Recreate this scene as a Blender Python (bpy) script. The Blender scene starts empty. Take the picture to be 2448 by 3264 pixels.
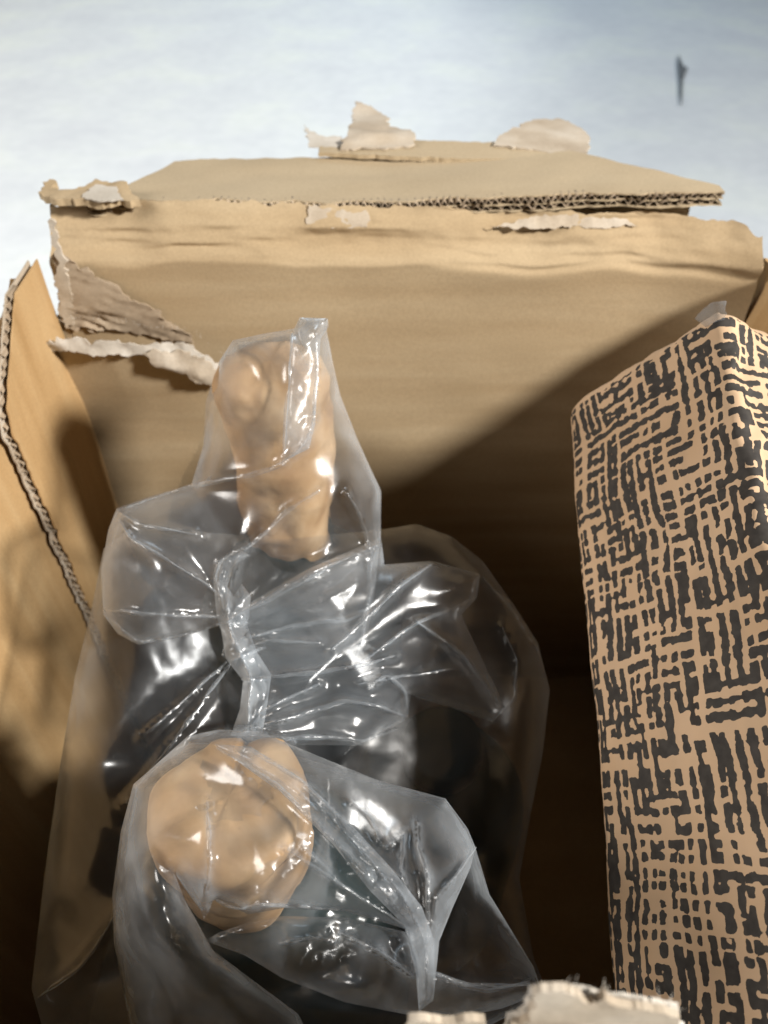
import bpy, bmesh, math, random
import numpy as np
from mathutils import Vector, Matrix, geometry

R = math.radians
scene = bpy.context.scene
COL = scene.collection

# ------------------------------------------------------------------ camera
CZ = 0.486                      # camera height above the floor
F = 2460.0                      # focal length in photo pixels (photo is 2448 x 3264)
S45 = math.sqrt(0.5)
cam_d = bpy.data.cameras.new('camera')
cam_d.sensor_fit = 'VERTICAL'
cam_d.sensor_height = 24.0
cam_d.lens = 24.0 * F / 3264.0
cam_d.clip_start = 0.01
cam_d.clip_end = 50
cam_d.dof.use_dof = True
cam_d.dof.focus_distance = 0.205
cam_d.dof.aperture_fstop = cam_d.lens / 1.8     # aperture of 1.5 mm, as on a phone
cam = bpy.data.objects.new('camera', cam_d)
cam.location = (0, 0, CZ)
cam.rotation_euler = (R(45), 0, 0)
COL.objects.link(cam)
scene.camera = cam

# ------------------------------------------------------------------ world, lamps, exposure
world = bpy.data.worlds.new('World')
scene.world = world
world.use_nodes = True
bg = world.node_tree.nodes['Background']
bg.inputs[0].default_value = (0.86, 0.93, 1.0, 1)
bg.inputs[1].default_value = 0.02

def area_light(name, loc, target, size, power, color, spread=180):
    l = bpy.data.lights.new(name, 'AREA')
    l.shape = 'DISK'
    l.size = size
    l.energy = power
    l.color = color
    l.spread = R(spread)
    o = bpy.data.objects.new(name, l)
    o.location = loc
    d = Vector(target) - Vector(loc)
    o.rotation_euler = d.to_track_quat('-Z', 'Y').to_euler()
    COL.objects.link(o)
    return o

area_light('ceiling_lamp', (1.40, -0.52, 1.36), (0, 0.3, 0.2), 0.22, 72, (1.0, 0.965, 0.91))
area_light('package_fill', (-1.5, 0.12, 1.02), (0.05, 0.17, 0.28), 0.7, 20, (1.0, 0.95, 0.89))  # fill light added on the left to brighten the printed package face
area_light('window_light', (0.2, 2.9, 1.45), (0.0, 1.0, 0.0), 1.0, 16, (0.72, 0.87, 1.0))
sp = bpy.data.lights.new('floor_edge_spot', 'SPOT')  # added spot; its soft cone edge imitates a shadow across the floor
sp.energy = 185
sp.color = (1.0, 0.945, 0.85)
sp.spot_size = R(65)
sp.spot_blend = 0.35
sp.shadow_soft_size = 0.15
spo = bpy.data.objects.new('floor_edge_spot', sp)
spo.location = (-1.2, 2.0, 2.7)
spo.rotation_euler = (0, 0, 0)
COL.objects.link(spo)

vs = scene.view_settings
vs.view_transform = 'Standard'
vs.look = 'None'
vs.exposure = 0.0
vs.gamma = 1.0
vs.use_curve_mapping = False
scene.cycles.transparent_max_bounces = 40
scene.cycles.max_bounces = 10
scene.cycles.diffuse_bounces = 2
scene.cycles.sample_clamp_indirect = 4
scene.cycles.caustics_reflective = False
scene.cycles.caustics_refractive = False

# ------------------------------------------------------------------ helpers
def ray(u, v):
    """direction of a photo pixel, with forward component 1"""
    up = (1632.0 - v) / F
    return np.array([(u - 1224.0) / F, S45 * (1 + up), S45 * (up - 1)])

def P(u, v, t):
    d = ray(u, v) * t
    return np.array([d[0], d[1], d[2] + CZ])

def on_y(u, v, y):
    d = ray(u, v)
    return P(u, v, y / d[1])

def on_z(u, v, z):
    d = ray(u, v)
    return P(u, v, (z - CZ) / d[2])

def rays(U, V):
    up = (1632.0 - V) / F
    return np.stack([(U - 1224.0) / F, S45 * (1 + up), S45 * (up - 1)], -1)

def noise1(x, seed, octaves=4, f0=1.0, gain=0.5):
    rs = np.random.RandomState(seed)
    x = np.asarray(x, float)
    out = np.zeros_like(x)
    a, f = 1.0, f0
    for k in range(octaves):
        tab = rs.uniform(-1, 1, 257)
        p = x * f + rs.uniform(0, 100)
        i = np.floor(p).astype(int)
        w = p - i
        w = w * w * (3 - 2 * w)
        out += a * (tab[i % 257] * (1 - w) + tab[(i + 1) % 257] * w)
        a *= gain
        f *= 2.03
    return out

def noise2(x, y, seed, octaves=4, gain=0.5):
    rs = np.random.RandomState(seed)
    x = np.asarray(x, float); y = np.asarray(y, float)
    out = np.zeros(np.broadcast(x, y).shape)
    a, f = 1.0, 1.0
    for k in range(octaves):
        tab = rs.uniform(-1, 1, (128, 128))
        px = x * f + rs.uniform(0, 60); py = y * f + rs.uniform(0, 60)
        i = np.floor(px).astype(int); j = np.floor(py).astype(int)
        wx = px - i; wy = py - j
        wx = wx * wx * (3 - 2 * wx); wy = wy * wy * (3 - 2 * wy)
        i0, i1, j0, j1 = i % 128, (i + 1) % 128, j % 128, (j + 1) % 128
        out += a * ((tab[i0, j0] * (1 - wx) + tab[i1, j0] * wx) * (1 - wy) + (tab[i0, j1] * (1 - wx) + tab[i1, j1] * wx) * wy)
        a *= gain
        f *= 2.03
    return out

def mesh_obj(name, verts, faces, mat, parent=None, smooth=True):
    me = bpy.data.meshes.new(name)
    me.from_pydata([tuple(map(float, v)) for v in verts], [], [tuple(map(int, f)) for f in faces])
    me.update()
    if smooth:
        me.polygons.foreach_set('use_smooth', [True] * len(me.polygons))
    me.materials.append(mat)
    o = bpy.data.objects.new(name, me)
    COL.objects.link(o)
    if parent is not None:
        o.parent = parent
        o.matrix_parent_inverse = Matrix.Translation(-parent_world(parent))
    return o

def parent_world(p):
    v = Vector(p.location) if p.type == 'EMPTY' else Vector((0, 0, 0))
    return v if p.type == 'EMPTY' else Vector((0, 0, 0))

def thing(name, label, cat, loc, group=None):
    o = bpy.data.objects.new(name, None)
    o.empty_display_size = 0.02
    COL.objects.link(o)
    o.location = loc
    o['label'] = label
    o['category'] = cat
    if group:
        o['group'] = group
    return o

def sheet(name, S, a, lo, hi, nb, thick, mat, parent, flip=1.0, dense_top=False):
    """a board: a runs along, b across between lo(a) and hi(a); S(a, b) gives the point; thick along the normal"""
    a = np.asarray(a, float)
    na = len(a)
    lo = np.broadcast_to(lo(a) if callable(lo) else lo, a.shape)
    hi = np.broadcast_to(hi(a) if callable(hi) else hi, a.shape)
    w = np.linspace(0, 1, nb)
    if dense_top:
        w = 1 - (1 - w) ** 2
    A = np.repeat(a[:, None], nb, 1)
    B = lo[:, None] * (1 - w) + hi[:, None] * w
    Pt = S(A, B)
    ga = np.gradient(Pt, axis=0); gb = np.gradient(Pt, axis=1)
    N = np.cross(ga, gb)
    N /= np.linalg.norm(N, axis=-1, keepdims=True) + 1e-12
    Q = Pt + N * thick * flip
    n = na * nb
    verts = np.concatenate([Pt.reshape(-1, 3), Q.reshape(-1, 3)])
    idx = np.arange(n).reshape(na, nb)
    f = []
    q = np.stack([idx[:-1, :-1], idx[1:, :-1], idx[1:, 1:], idx[:-1, 1:]], -1).reshape(-1, 4)
    f += q.tolist()
    f += (q[:, ::-1] + n).tolist()
    loop = list(idx[:, 0]) + list(idx[-1, 1:]) + list(idx[-2::-1, -1]) + list(idx[0, -2:0:-1])
    for k in range(len(loop)):
        i, j = loop[k], loop[(k + 1) % len(loop)]
        f.append((j, i, i + n, j + n))
    o = mesh_obj(name, verts, f, mat, parent)
    bm = bmesh.new(); bm.from_mesh(o.data)
    bmesh.ops.recalc_face_normals(bm, faces=bm.faces)
    bm.to_mesh(o.data); bm.free()
    if hasattr(o.data, 'set_sharp_from_angle'):
        o.data.set_sharp_from_angle(angle=R(50))
    return o

def fluting(name, path, e_out, e_wave, width, amp, wl, mat, parent, step=0.0004):
    """corrugated medium: a wave ribbon along a path; e_wave is the direction it waves in, e_out the ribbon's width"""
    path = np.asarray(path, float)
    seg = np.linalg.norm(np.diff(path, axis=0), axis=1)
    cum = np.concatenate([[0], np.cumsum(seg)])
    s = np.arange(0, cum[-1], step)
    C = np.stack([np.interp(s, cum, path[:, k]) for k in range(3)], -1)
    ew = np.asarray(e_wave, float); eo = np.asarray(e_out, float)
    ph = s / wl * 2 * math.pi + noise1(s * 120, 5, 2) * 0.9
    off = amp * np.sin(ph)
    jw = width * (1 + 0.25 * noise1(s * 700, 9, 2))
    A = C + off[:, None] * ew + (0.0008 * noise1(s * 500, 3, 3))[:, None] * eo
    B = A - jw[:, None] * eo
    th = 0.00025
    vs_ = np.concatenate([A, B, B + ew * th, A + ew * th])
    n = len(s)
    f = []
    for k in range(n - 1):
        for m in range(4):
            m2 = (m + 1) % 4
            f.append((m * n + k, m * n + k + 1, m2 * n + k + 1, m2 * n + k))
    return mesh_obj(name, vs_, f, mat, parent)

# ------------------------------------------------------------------ materials
def new_mat(name):
    m = bpy.data.materials.new(name)
    m.use_nodes = True
    nt = m.node_tree
    return m, nt, nt.nodes, nt.links, nt.nodes['Principled BSDF']

def ramp(nodes, stops):
    r = nodes.new('ShaderNodeValToRGB')
    e = r.color_ramp.elements
    e[0].position, e[0].color = stops[0][0], (*stops[0][1], 1)
    e[1].position, e[1].color = stops[-1][0], (*stops[-1][1], 1)
    for p, c in stops[1:-1]:
        x = e.new(p); x.color = (*c, 1)
    return r

def cardboard(name, c0, c1, c2, scale=(1, 1, 1), bump=0.25, rough=0.82, streak=0.5):
    m, nt, N, L, bs = new_mat(name)
    tc = N.new('ShaderNodeTexCoord')
    mp = N.new('ShaderNodeMapping')
    mp.inputs['Scale'].default_value = scale
    L.new(tc.outputs['Object'], mp.inputs[0])
    n1 = N.new('ShaderNodeTexNoise'); n1.inputs['Scale'].default_value = 22; n1.inputs['Detail'].default_value = 6
    L.new(mp.outputs[0], n1.inputs['Vector'])
    n2 = N.new('ShaderNodeTexNoise'); n2.inputs['Scale'].default_value = 900; n2.inputs['Detail'].default_value = 4
    L.new(tc.outputs['Object'], n2.inputs['Vector'])
    r = ramp(N, [(0.3, c0), (0.5, c1), (0.72, c2)])
    L.new(n1.outputs['Fac'], r.inputs[0])
    mx = N.new('ShaderNodeMix'); mx.data_type = 'RGBA'; mx.blend_type = 'MULTIPLY'
    mx.inputs[0].default_value = 0.35
    L.new(r.outputs[0], mx.inputs[6])
    r2 = ramp(N, [(0.3, (0.72, 0.70, 0.68)), (0.7, (1.1, 1.1, 1.1))])
    L.new(n2.outputs['Fac'], r2.inputs[0])
    L.new(r2.outputs[0], mx.inputs[7])
    L.new(mx.outputs[2], bs.inputs['Base Color'])
    bs.inputs['Roughness'].default_value = rough
    bs.inputs['Specular IOR Level'].default_value = 0.25
    b1 = N.new('ShaderNodeBump'); b1.inputs['Strength'].default_value = bump; b1.inputs['Distance'].default_value = 0.0012
    L.new(n1.outputs['Fac'], b1.inputs['Height'])
    b2 = N.new('ShaderNodeBump'); b2.inputs['Strength'].default_value = 0.25; b2.inputs['Distance'].default_value = 0.0003
    L.new(n2.outputs['Fac'], b2.inputs['Height'])
    L.new(b1.outputs[0], b2.inputs['Normal'])
    L.new(b2.outputs[0], bs.inputs['Normal'])
    return m

KRAFT = cardboard('kraft_board', (0.405, 0.295, 0.172), (0.455, 0.34, 0.206), (0.51, 0.395, 0.25), (0.35, 1, 3.2))
KRAFT_SIDE = cardboard('kraft_board_side', (0.42, 0.26, 0.115), (0.49, 0.315, 0.15), (0.56, 0.385, 0.20), (1, 3.0, 0.35))
KRAFT_FLAP = cardboard('kraft_flap', (0.44, 0.345, 0.22), (0.47, 0.37, 0.24), (0.50, 0.40, 0.265), (0.6, 1, 1), 0.1)
FLUTE = cardboard('corrugated_medium', (0.20, 0.155, 0.115), (0.30, 0.24, 0.185), (0.42, 0.35, 0.28), (1, 1, 1), 0.4)
FLUTE_PALE = cardboard('torn_corrugation', (0.27, 0.205, 0.14), (0.37, 0.285, 0.20), (0.46, 0.37, 0.27), (1, 1, 1), 0.5)
TORN = cardboard('torn_paper', (0.40, 0.32, 0.235), (0.50, 0.42, 0.325), (0.60, 0.53, 0.44), (2, 2, 2), 0.8, 0.95)
TORN_WHITE = cardboard('torn_pale_paper', (0.50, 0.45, 0.38), (0.60, 0.55, 0.48), (0.70, 0.66, 0.60), (2, 2, 2), 0.8, 0.95)

def floor_material():
    m, nt, N, L, bs = new_mat('painted_floor')
    tc = N.new('ShaderNodeTexCoord')
    n1 = N.new('ShaderNodeTexNoise'); n1.inputs['Scale'].default_value = 6.5; n1.inputs['Detail'].default_value = 8; n1.inputs['Distortion'].default_value = 0.25
    L.new(tc.outputs['Object'], n1.inputs['Vector'])
    r = ramp(N, [(0.32, (0.66, 0.70, 0.75)), (0.5, (0.70, 0.745, 0.785)), (0.66, (0.735, 0.785, 0.79))])
    L.new(n1.outputs['Fac'], r.inputs[0])
    n2 = N.new('ShaderNodeTexNoise'); n2.inputs['Scale'].default_value = 38; n2.inputs['Detail'].default_value = 5
    L.new(tc.outputs['Object'], n2.inputs['Vector'])
    mx = N.new('ShaderNodeMix'); mx.data_type = 'RGBA'; mx.blend_type = 'MULTIPLY'; mx.inputs[0].default_value = 0.25
    r2 = ramp(N, [(0.35, (0.80, 0.82, 0.84)), (0.65, (1.06, 1.06, 1.05))])
    L.new(n2.outputs['Fac'], r2.inputs[0])
    L.new(r.outputs[0], mx.inputs[6]); L.new(r2.outputs[0], mx.inputs[7])
    L.new(mx.outputs[2], bs.inputs['Base Color'])
    bs.inputs['Roughness'].default_value = 0.55
    b = N.new('ShaderNodeBump'); b.inputs['Strength'].default_value = 0.15; b.inputs['Distance'].default_value = 0.006
    L.new(n1.outputs['Fac'], b.inputs['Height'])
    b2 = N.new('ShaderNodeBump'); b2.inputs['Strength'].default_value = 0.25; b2.inputs['Distance'].default_value = 0.003
    L.new(n2.outputs['Fac'], b2.inputs['Height']); L.new(b.outputs[0], b2.inputs['Normal'])
    L.new(b2.outputs[0], bs.inputs['Normal'])
    return m

def film_material(name, milk, edge, tint=(0.72, 0.79, 0.86), rough=0.24):
    m = bpy.data.materials.new(name)
    m.use_nodes = True
    nt = m.node_tree; N = nt.nodes; L = nt.links
    N.clear()
    out = N.new('ShaderNodeOutputMaterial')
    tr = N.new('ShaderNodeBsdfTransparent'); tr.inputs[0].default_value = (0.97, 0.975, 0.98, 1)
    gl = N.new('ShaderNodeBsdfGlossy'); gl.inputs[0].default_value = (1, 1, 1, 1); gl.inputs['Roughness'].default_value = rough
    df = N.new('ShaderNodeBsdfDiffuse'); df.inputs[0].default_value = (*tint, 1)
    tl = N.new('ShaderNodeBsdfTranslucent'); tl.inputs[0].default_value = (*tint, 1)
    mk = N.new('ShaderNodeMixShader'); mk.inputs[0].default_value = 0.5
    L.new(df.outputs[0], mk.inputs[1]); L.new(tl.outputs[0], mk.inputs[2])
    lw = N.new('ShaderNodeLayerWeight'); lw.inputs['Blend'].default_value = 0.5
    pw = N.new('ShaderNodeMath'); pw.operation = 'POWER'; pw.inputs[1].default_value = 3.0
    L.new(lw.outputs['Facing'], pw.inputs[0])
    ma = N.new('ShaderNodeMath'); ma.operation = 'MULTIPLY_ADD'; ma.inputs[1].default_value = edge; ma.inputs[2].default_value = milk
    L.new(pw.outputs[0], ma.inputs[0])
    tcm = N.new('ShaderNodeTexCoord')
    nm = N.new('ShaderNodeTexNoise'); nm.inputs['Scale'].default_value = 32; nm.inputs['Detail'].default_value = 5; nm.inputs['Distortion'].default_value = 1.2
    L.new(tcm.outputs['Object'], nm.inputs['Vector'])
    mr = N.new('ShaderNodeMapRange'); mr.inputs['From Min'].default_value = 0.32; mr.inputs['From Max'].default_value = 0.70
    mr.inputs['To Min'].default_value = 0.45; mr.inputs['To Max'].default_value = 1.9
    L.new(nm.outputs['Fac'], mr.inputs['Value'])
    mm = N.new('ShaderNodeMath'); mm.operation = 'MULTIPLY'
    L.new(ma.outputs[0], mm.inputs[0]); L.new(mr.outputs[0], mm.inputs[1])
    cl = N.new('ShaderNodeClamp'); L.new(mm.outputs[0], cl.inputs[0])
    s1 = N.new('ShaderNodeMixShader')
    L.new(cl.outputs[0], s1.inputs[0]); L.new(tr.outputs[0], s1.inputs[1]); L.new(mk.outputs[0], s1.inputs[2])
    p5 = N.new('ShaderNodeMath'); p5.operation = 'POWER'; p5.inputs[1].default_value = 4.0
    L.new(lw.outputs['Facing'], p5.inputs[0])
    fm = N.new('ShaderNodeMath'); fm.operation = 'MULTIPLY_ADD'; fm.inputs[1].default_value = 0.55; fm.inputs[2].default_value = 0.055
    L.new(p5.outputs[0], fm.inputs[0])
    s2 = N.new('ShaderNodeMixShader')
    L.new(fm.outputs[0], s2.inputs[0]); L.new(s1.outputs[0], s2.inputs[1]); L.new(gl.outputs[0], s2.inputs[2])
    # fine crinkle
    tc = N.new('ShaderNodeTexCoord')
    nz = N.new('ShaderNodeTexNoise'); nz.inputs['Scale'].default_value = 70; nz.inputs['Detail'].default_value = 2
    L.new(tc.outputs['Object'], nz.inputs['Vector'])
    bp = N.new('ShaderNodeBump'); bp.inputs['Strength'].default_value = 0.16; bp.inputs['Distance'].default_value = 0.002
    L.new(nz.outputs['Fac'], bp.inputs['Height'])
    for nd in (gl, lw):
        L.new(bp.outputs[0], nd.inputs['Normal'])
    L.new(s2.outputs[0], out.inputs[0])
    return m

FILM = film_material('clear_film', 0.065, 0.48)
FILM_BODY = film_material('clear_film_body', 0.04, 0.30)
FILM_MILK = film_material('doubled_film', 0.30, 0.40)

FILM_FOLD = film_material('folded_film', 0.16, 0.50)

def cap_material():
    m, nt, N, L, bs = new_mat('tan_wrap')
    tc = N.new('ShaderNodeTexCoord')
    n1 = N.new('ShaderNodeTexNoise'); n1.inputs['Scale'].default_value = 60; n1.inputs['Detail'].default_value = 5
    L.new(tc.outputs['Object'], n1.inputs['Vector'])
    r = ramp(N, [(0.3, (0.36, 0.215, 0.105)), (0.5, (0.46, 0.295, 0.155)), (0.72, (0.58, 0.41, 0.245))])
    L.new(n1.outputs['Fac'], r.inputs[0]); L.new(r.outputs[0], bs.inputs['Base Color'])
    bs.inputs['Roughness'].default_value = 0.62
    b = N.new('ShaderNodeBump'); b.inputs['Strength'].default_value = 0.5; b.inputs['Distance'].default_value = 0.002
    L.new(n1.outputs['Fac'], b.inputs['Height']); L.new(b.outputs[0], bs.inputs['Normal'])
    return m

def simple(name, col, rough, spec=0.5):
    m, nt, N, L, bs = new_mat(name)
    tc = N.new('ShaderNodeTexCoord')
    n1 = N.new('ShaderNodeTexNoise'); n1.inputs['Scale'].default_value = 40
    L.new(tc.outputs['Object'], n1.inputs['Vector'])
    r = ramp(N, [(0.3, tuple(c * 0.8 for c in col)), (0.7, tuple(min(1, c * 1.2) for c in col))])
    L.new(n1.outputs['Fac'], r.inputs[0]); L.new(r.outputs[0], bs.inputs['Base Color'])
    bs.inputs['Roughness'].default_value = rough
    bs.inputs['Specular IOR Level'].default_value = spec
    return m

CAP = cap_material()
GLASS = simple('dark_green_glass', (0.006, 0.019, 0.020), 0.48, 0.3)
DARK = simple('dark_debris', (0.10, 0.11, 0.12), 0.8)

# ------------------------------------------------------------------ floor
fl = mesh_obj('floor', [(-6, -4, 0), (6, -4, 0), (6, 9, 0), (-6, 9, 0)], [(0, 1, 2, 3)], floor_material())
fl['kind'] = 'structure'
fl['label'] = 'rough pale white floor under the box'

# ------------------------------------------------------------------ cardboard box
XL, XR, YB, YF, ZB = -0.155, 0.160, 0.313, 0.028, 0.004
box = thing('cardboard_box', 'opened brown corrugated cardboard box with torn rim and flaps', 'box', (0, 0.17, 0))
BT = 0.0045

# bottom
sheet('bottom_panel', lambda a, b: np.stack([a, b, np.full_like(a, ZB)], -1), np.linspace(XL - 0.003, XR + 0.003, 30),
      YF - 0.003, YB + 0.003, 24, 0.0038, KRAFT, box, -1)

# wall with the score line: vertical, then a crumpled band leaning outwards
def wall_top(x):
    # height of the rim along the wall (arc length above the floor)
    return CZ - 0.456 + np.interp(x, [-0.145, -0.12, 0.0, 0.10, 0.148, 0.158], [0.322, 0.3245, 0.3235, 0.3185, 0.3170, 0.312]) + 0.0012 * noise1(x * 160, 11, 4)
Z_BEND = CZ - 0.163
def wall_S(a, b):
    bend = Z_BEND + 0.0035 * noise2(a * 14, b * 0, 21, 3)
    over = np.clip(b - bend, 0, None)
    lean = R(38) + R(10) * noise2(a * 20, b * 10, 22, 3)
    soft = over * over / (over + 0.006)
    y = YB + soft * np.sin(lean)
    z = np.minimum(b, bend) + over * np.cos(lean)
    # creases of the band
    c1 = np.exp(-((b - bend - 0.002 + 0.0015 * noise2(a * 30, b * 0, 23, 2)) / 0.0021) ** 2)
    c2 = np.exp(-((b - bend - 0.0085 + 0.002 * noise2(a * 22, b * 0, 24, 3)) / 0.0016) ** 2) * np.clip(noise2(a * 12, b * 0, 27, 2) + 0.6, 0, 1)
    y = y + 0.0016 * c1 * np.clip(0.55 + 0.9 * noise2(a * 16, b * 0, 29, 2), 0, 1) + 0.0022 * c2 + (0.0030 * noise2(a * 11, b * 85, 25, 3) + 0.0012 * noise2(a * 45, b * 60, 28, 3)) * np.clip(over / 0.008, 0, 1) + 0.0015 * noise2(a * 9, b * 11, 26, 3)
    # bow of the wall near the far end
    y = y - 0.012 * np.clip((a - 0.11) / 0.05, 0, 1) ** 2 * np.clip((b - 0.2) / 0.1, 0, 1)
    return np.stack([a, y, z], -1)
def wl_lo(x): return np.full_like(x, ZB)
aa = np.linspace(XL + 0.004, XR - 0.001, 260)
def wall_left_tear(x):
    return wall_top(x)
back_wall = sheet('wall_panel', wall_S, np.linspace(-0.1455, XR - 0.001, 280), wl_lo, wall_top, 190, BT, KRAFT, box, -1, True)
# strip between the torn corner and the left wall, below the tear
sheet('wall_panel', wall_S, np.linspace(XL, -0.1460, 8), wl_lo, lambda x: CZ - 0.190 + 0.003 * noise1(x * 300, 31), 60, BT, KRAFT, box, -1)

# exposed corrugation where the liner has been ripped off the corner
def on_wall(u, v, off=0.0):
    p = on_y(u, v, YB - off)
    return p
def poly_sheet(name, pts_uv, off, mat, parent, thick=0.0006, spacing=9, jag=5, seed=1, lift=None, y0=YB, wob=0.00025):
    """thin torn layer lying on the far wall; outline given in photo pixels, laid on the wall plane"""
    ol = np.array([on_y(u, v, y0) for u, v in pts_uv])[:, [0, 2]]
    return torn_patch(name, ol, lambda x, z: np.stack([x, np.full_like(x, y0) - off - (lift(x, z) if lift else 0), z], -1), mat, parent, thick, seed, jag * 0.00014, wob=wob)

def torn_patch(name, ol, S, mat, parent, thick, seed, jag, step=0.0016, wob=0.0006):
    """outline in 2-D (metres) with ragged edges, filled with triangles, mapped by S and given a thickness"""
    rs = np.random.RandomState(seed)
    pts = []
    n = len(ol)
    for k in range(n):
        p, q = ol[k], ol[(k + 1) % n]
        L_ = np.linalg.norm(q - p)
        m = max(1, int(L_ / (step * 0.7)))
        nv = np.array([-(q - p)[1], (q - p)[0]]) / (L_ + 1e-9)
        for i in range(m):
            w = i / m
            e = min(w, 1 - w) * 4
            pts.append(p * (1 - w) + q * w + nv * jag * (rs.uniform(-1, 1) * 0.6 + 1.2 * noise1(np.array([L_ * w * 220]), seed + k, 3)[0]) * min(1, e))
    pts = np.array(pts)
    lo, hi = pts.min(0), pts.max(0)
    gx, gz = np.meshgrid(np.arange(lo[0], hi[0], step), np.arange(lo[1], hi[1], step))
    g = np.stack([gx.ravel(), gz.ravel()], -1) + rs.uniform(-0.25, 0.25, (gx.size, 2)) * step
    ins = inside(pts, g) & (dist_poly(pts, g) > step * 0.5)
    g = g[ins]
    allp = np.concatenate([pts, g])
    n0 = len(pts)
    res = geometry.delaunay_2d_cdt([Vector((float(x) * 1000, float(y) * 1000)) for x, y in allp], [], [list(range(n0))], 1, 1e-5)
    V2 = np.array([(v.x, v.y) for v in res[0]]) / 1000
    tri = np.array(res[2])
    X = S(V2[:, 0], V2[:, 1])
    X = X + (wob * noise2(V2[:, 0] * 260, V2[:, 1] * 260, seed + 50, 3))[:, None] * np.array([0.1, 1, 0.2])
    a, b, c = X[tri[:, 0]], X[tri[:, 1]], X[tri[:, 2]]
    nrm = np.cross(b - a, c - a).mean(0); nrm /= np.linalg.norm(nrm) + 1e-12
    Y = X + nrm * thick
    nn = len(X)
    f = tri.tolist() + (tri[:, ::-1] + nn).tolist()
    cnt = {}
    for t in tri:
        for i in range(3):
            e = (t[i], t[(i + 1) % 3])
            cnt[e] = cnt.get(e, 0) + 1
    for (i, j) in list(cnt):
        if (j, i) not in cnt:
            f.append((j, i, i + nn, j + nn))
    o = mesh_obj(name, np.concatenate([X, Y]), f, mat, parent)
    bm = bmesh.new(); bm.from_mesh(o.data); bmesh.ops.recalc_face_normals(bm, faces=bm.faces); bm.to_mesh(o.data); bm.free()
    o.data.set_sharp_from_angle(angle=R(45))
    return o

def inside(poly, pts):
    x, y = pts[:, 0], pts[:, 1]
    r = np.zeros(len(pts), bool)
    n = len(poly)
    for k in range(n):
        x0, y0 = poly[k]; x1, y1 = poly[(k + 1) % n]
        c = ((y0 > y) != (y1 > y))
        if y1 != y0:
            r ^= c & (x < (x1 - x0) * (y - y0) / (y1 - y0) + x0)
    return r

def dist_seg(p, q, pts):
    d = q - p
    w = np.clip(((pts - p) @ d) / (d @ d + 1e-12), 0, 1)
    return np.linalg.norm(pts - (p + w[:, None] * d), axis=1)

def dist_poly(poly, pts, closed=True):
    r = np.full(len(pts), 1e9)
    n = len(poly)
    for k in range(n if closed else n - 1):
        r = np.minimum(r, dist_seg(poly[k], poly[(k + 1) % n], pts))
    return r

# ripped corner: bare fluting between the rim and the torn liner
poly_sheet('bare_fluting', [(178, 800), (215, 815), (330, 890), (470, 965), (570, 1040), (620, 1090), (480, 1065), (330, 1050), (215, 1040), (190, 960), (180, 860)],
           0.0012, FLUTE_PALE, box, 0.0008, jag=9, seed=3, lift=lambda x, z: (0.0004 + 0.0004 * noise2(x * 60, z * 60, 33, 2)) * np.sin((z + 0.3 * x + 0.0015 * noise2(x * 70, z * 40, 34, 3)) * 2 * math.pi / 0.0042) + 0.0009 * noise2(x * 40, z * 150, 35, 3))
# peeled inner liner standing off the wall below the tear, pale torn lip on top
def liner_off(x, z):
    zt = np.interp(x, [-0.15, -0.11, -0.075], [CZ - 0.190, CZ - 0.198, CZ - 0.213])
    return 0.001 + 0.010 * np.clip(1 - (zt - z) / 0.05, 0, 1) ** 1.5 * np.clip((-0.065 - x) / 0.06, 0, 1)
poly_sheet('torn_liner', [(196, 1030), (330, 1045), (480, 1062), (600, 1100), (700, 1160), (735, 1165), (720, 1230), (650, 1370), (560, 1560), (500, 1760), (400, 1760), (355, 1620), (270, 1300)],
           0.003, KRAFT, box, 0.0009, jag=4, seed=4, lift=liner_off, wob=0.00002)
def lip_S(amp):
    return lambda x, z: liner_off(x, z) + amp + 0.003 * (0.5 + 0.5 * noise2(x * 90, z * 120, 44, 3))
poly_sheet('torn_lip', [(188, 1020), (240, 1012), (380, 1018), (470, 1040), (600, 1045), (650, 1085), (735, 1140), (738, 1168), (650, 1150), (560, 1110), (490, 1075), (410, 1060), (300, 1048), (195, 1052)],
           0.0045, TORN_WHITE, box, 0.0008, jag=8, seed=6, lift=lip_S(0.001))
poly_sheet('torn_lip', [(480, 1060), (600, 1060), (690, 1110), (735, 1150), (728, 1178), (640, 1160), (560, 1120)],
           0.006, TORN, box, 0.0008, jag=8, seed=7, lift=lip_S(0.002))

# folded-back flap: a double-wall board lying out behind the rim
def flap_front(x): return 0.3295 + 0.0015 * noise1(x * 60, 61, 4)
def flap_S(dz):
    def S(a, b):
        o = b - 0.327
        z = CZ - 0.1408 - 0.10 * o + 0.0048 * np.clip((a - 0.0) / 0.13, 0, 1) + dz + 0.0012 * noise2(a * 14, b * 20, 62, 3)
        return np.stack([a, b, z], -1)
    return S
def flap_back(x):
    return np.interp(x, [-0.129, -0.118, -0.110, -0.104, -0.075, -0.03, 0.094, 0.112, 0.128, 0.1465], [0.334, 0.349, 0.372, 0.394, 0.397, 0.396, 0.395, 0.372, 0.356, 0.339]) + 0.0012 * noise1(x * 120, 63, 4)
fx = np.linspace(-0.129, 0.1465, 220)
sheet('flap', flap_S(0), fx, lambda x: flap_front(x) + 0.0022 + 0.0016 * noise1(x * 90, 66, 4), flap_back, 24, 0.0007, KRAFT_FLAP, box, -1)
sheet('flap_liner', flap_S(-0.0026), fx, lambda x: flap_front(x) + 0.0005 + 0.001 * noise1(x * 200, 64), flap_back, 10, 0.0005, KRAFT_FLAP, box, -1)
sheet('flap_liner', flap_S(-0.0052), fx, lambda x: flap_front(x) + 0.001 * noise1(x * 200, 65), flap_back, 10, 0.0006, KRAFT_FLAP, box, -1)
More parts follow.
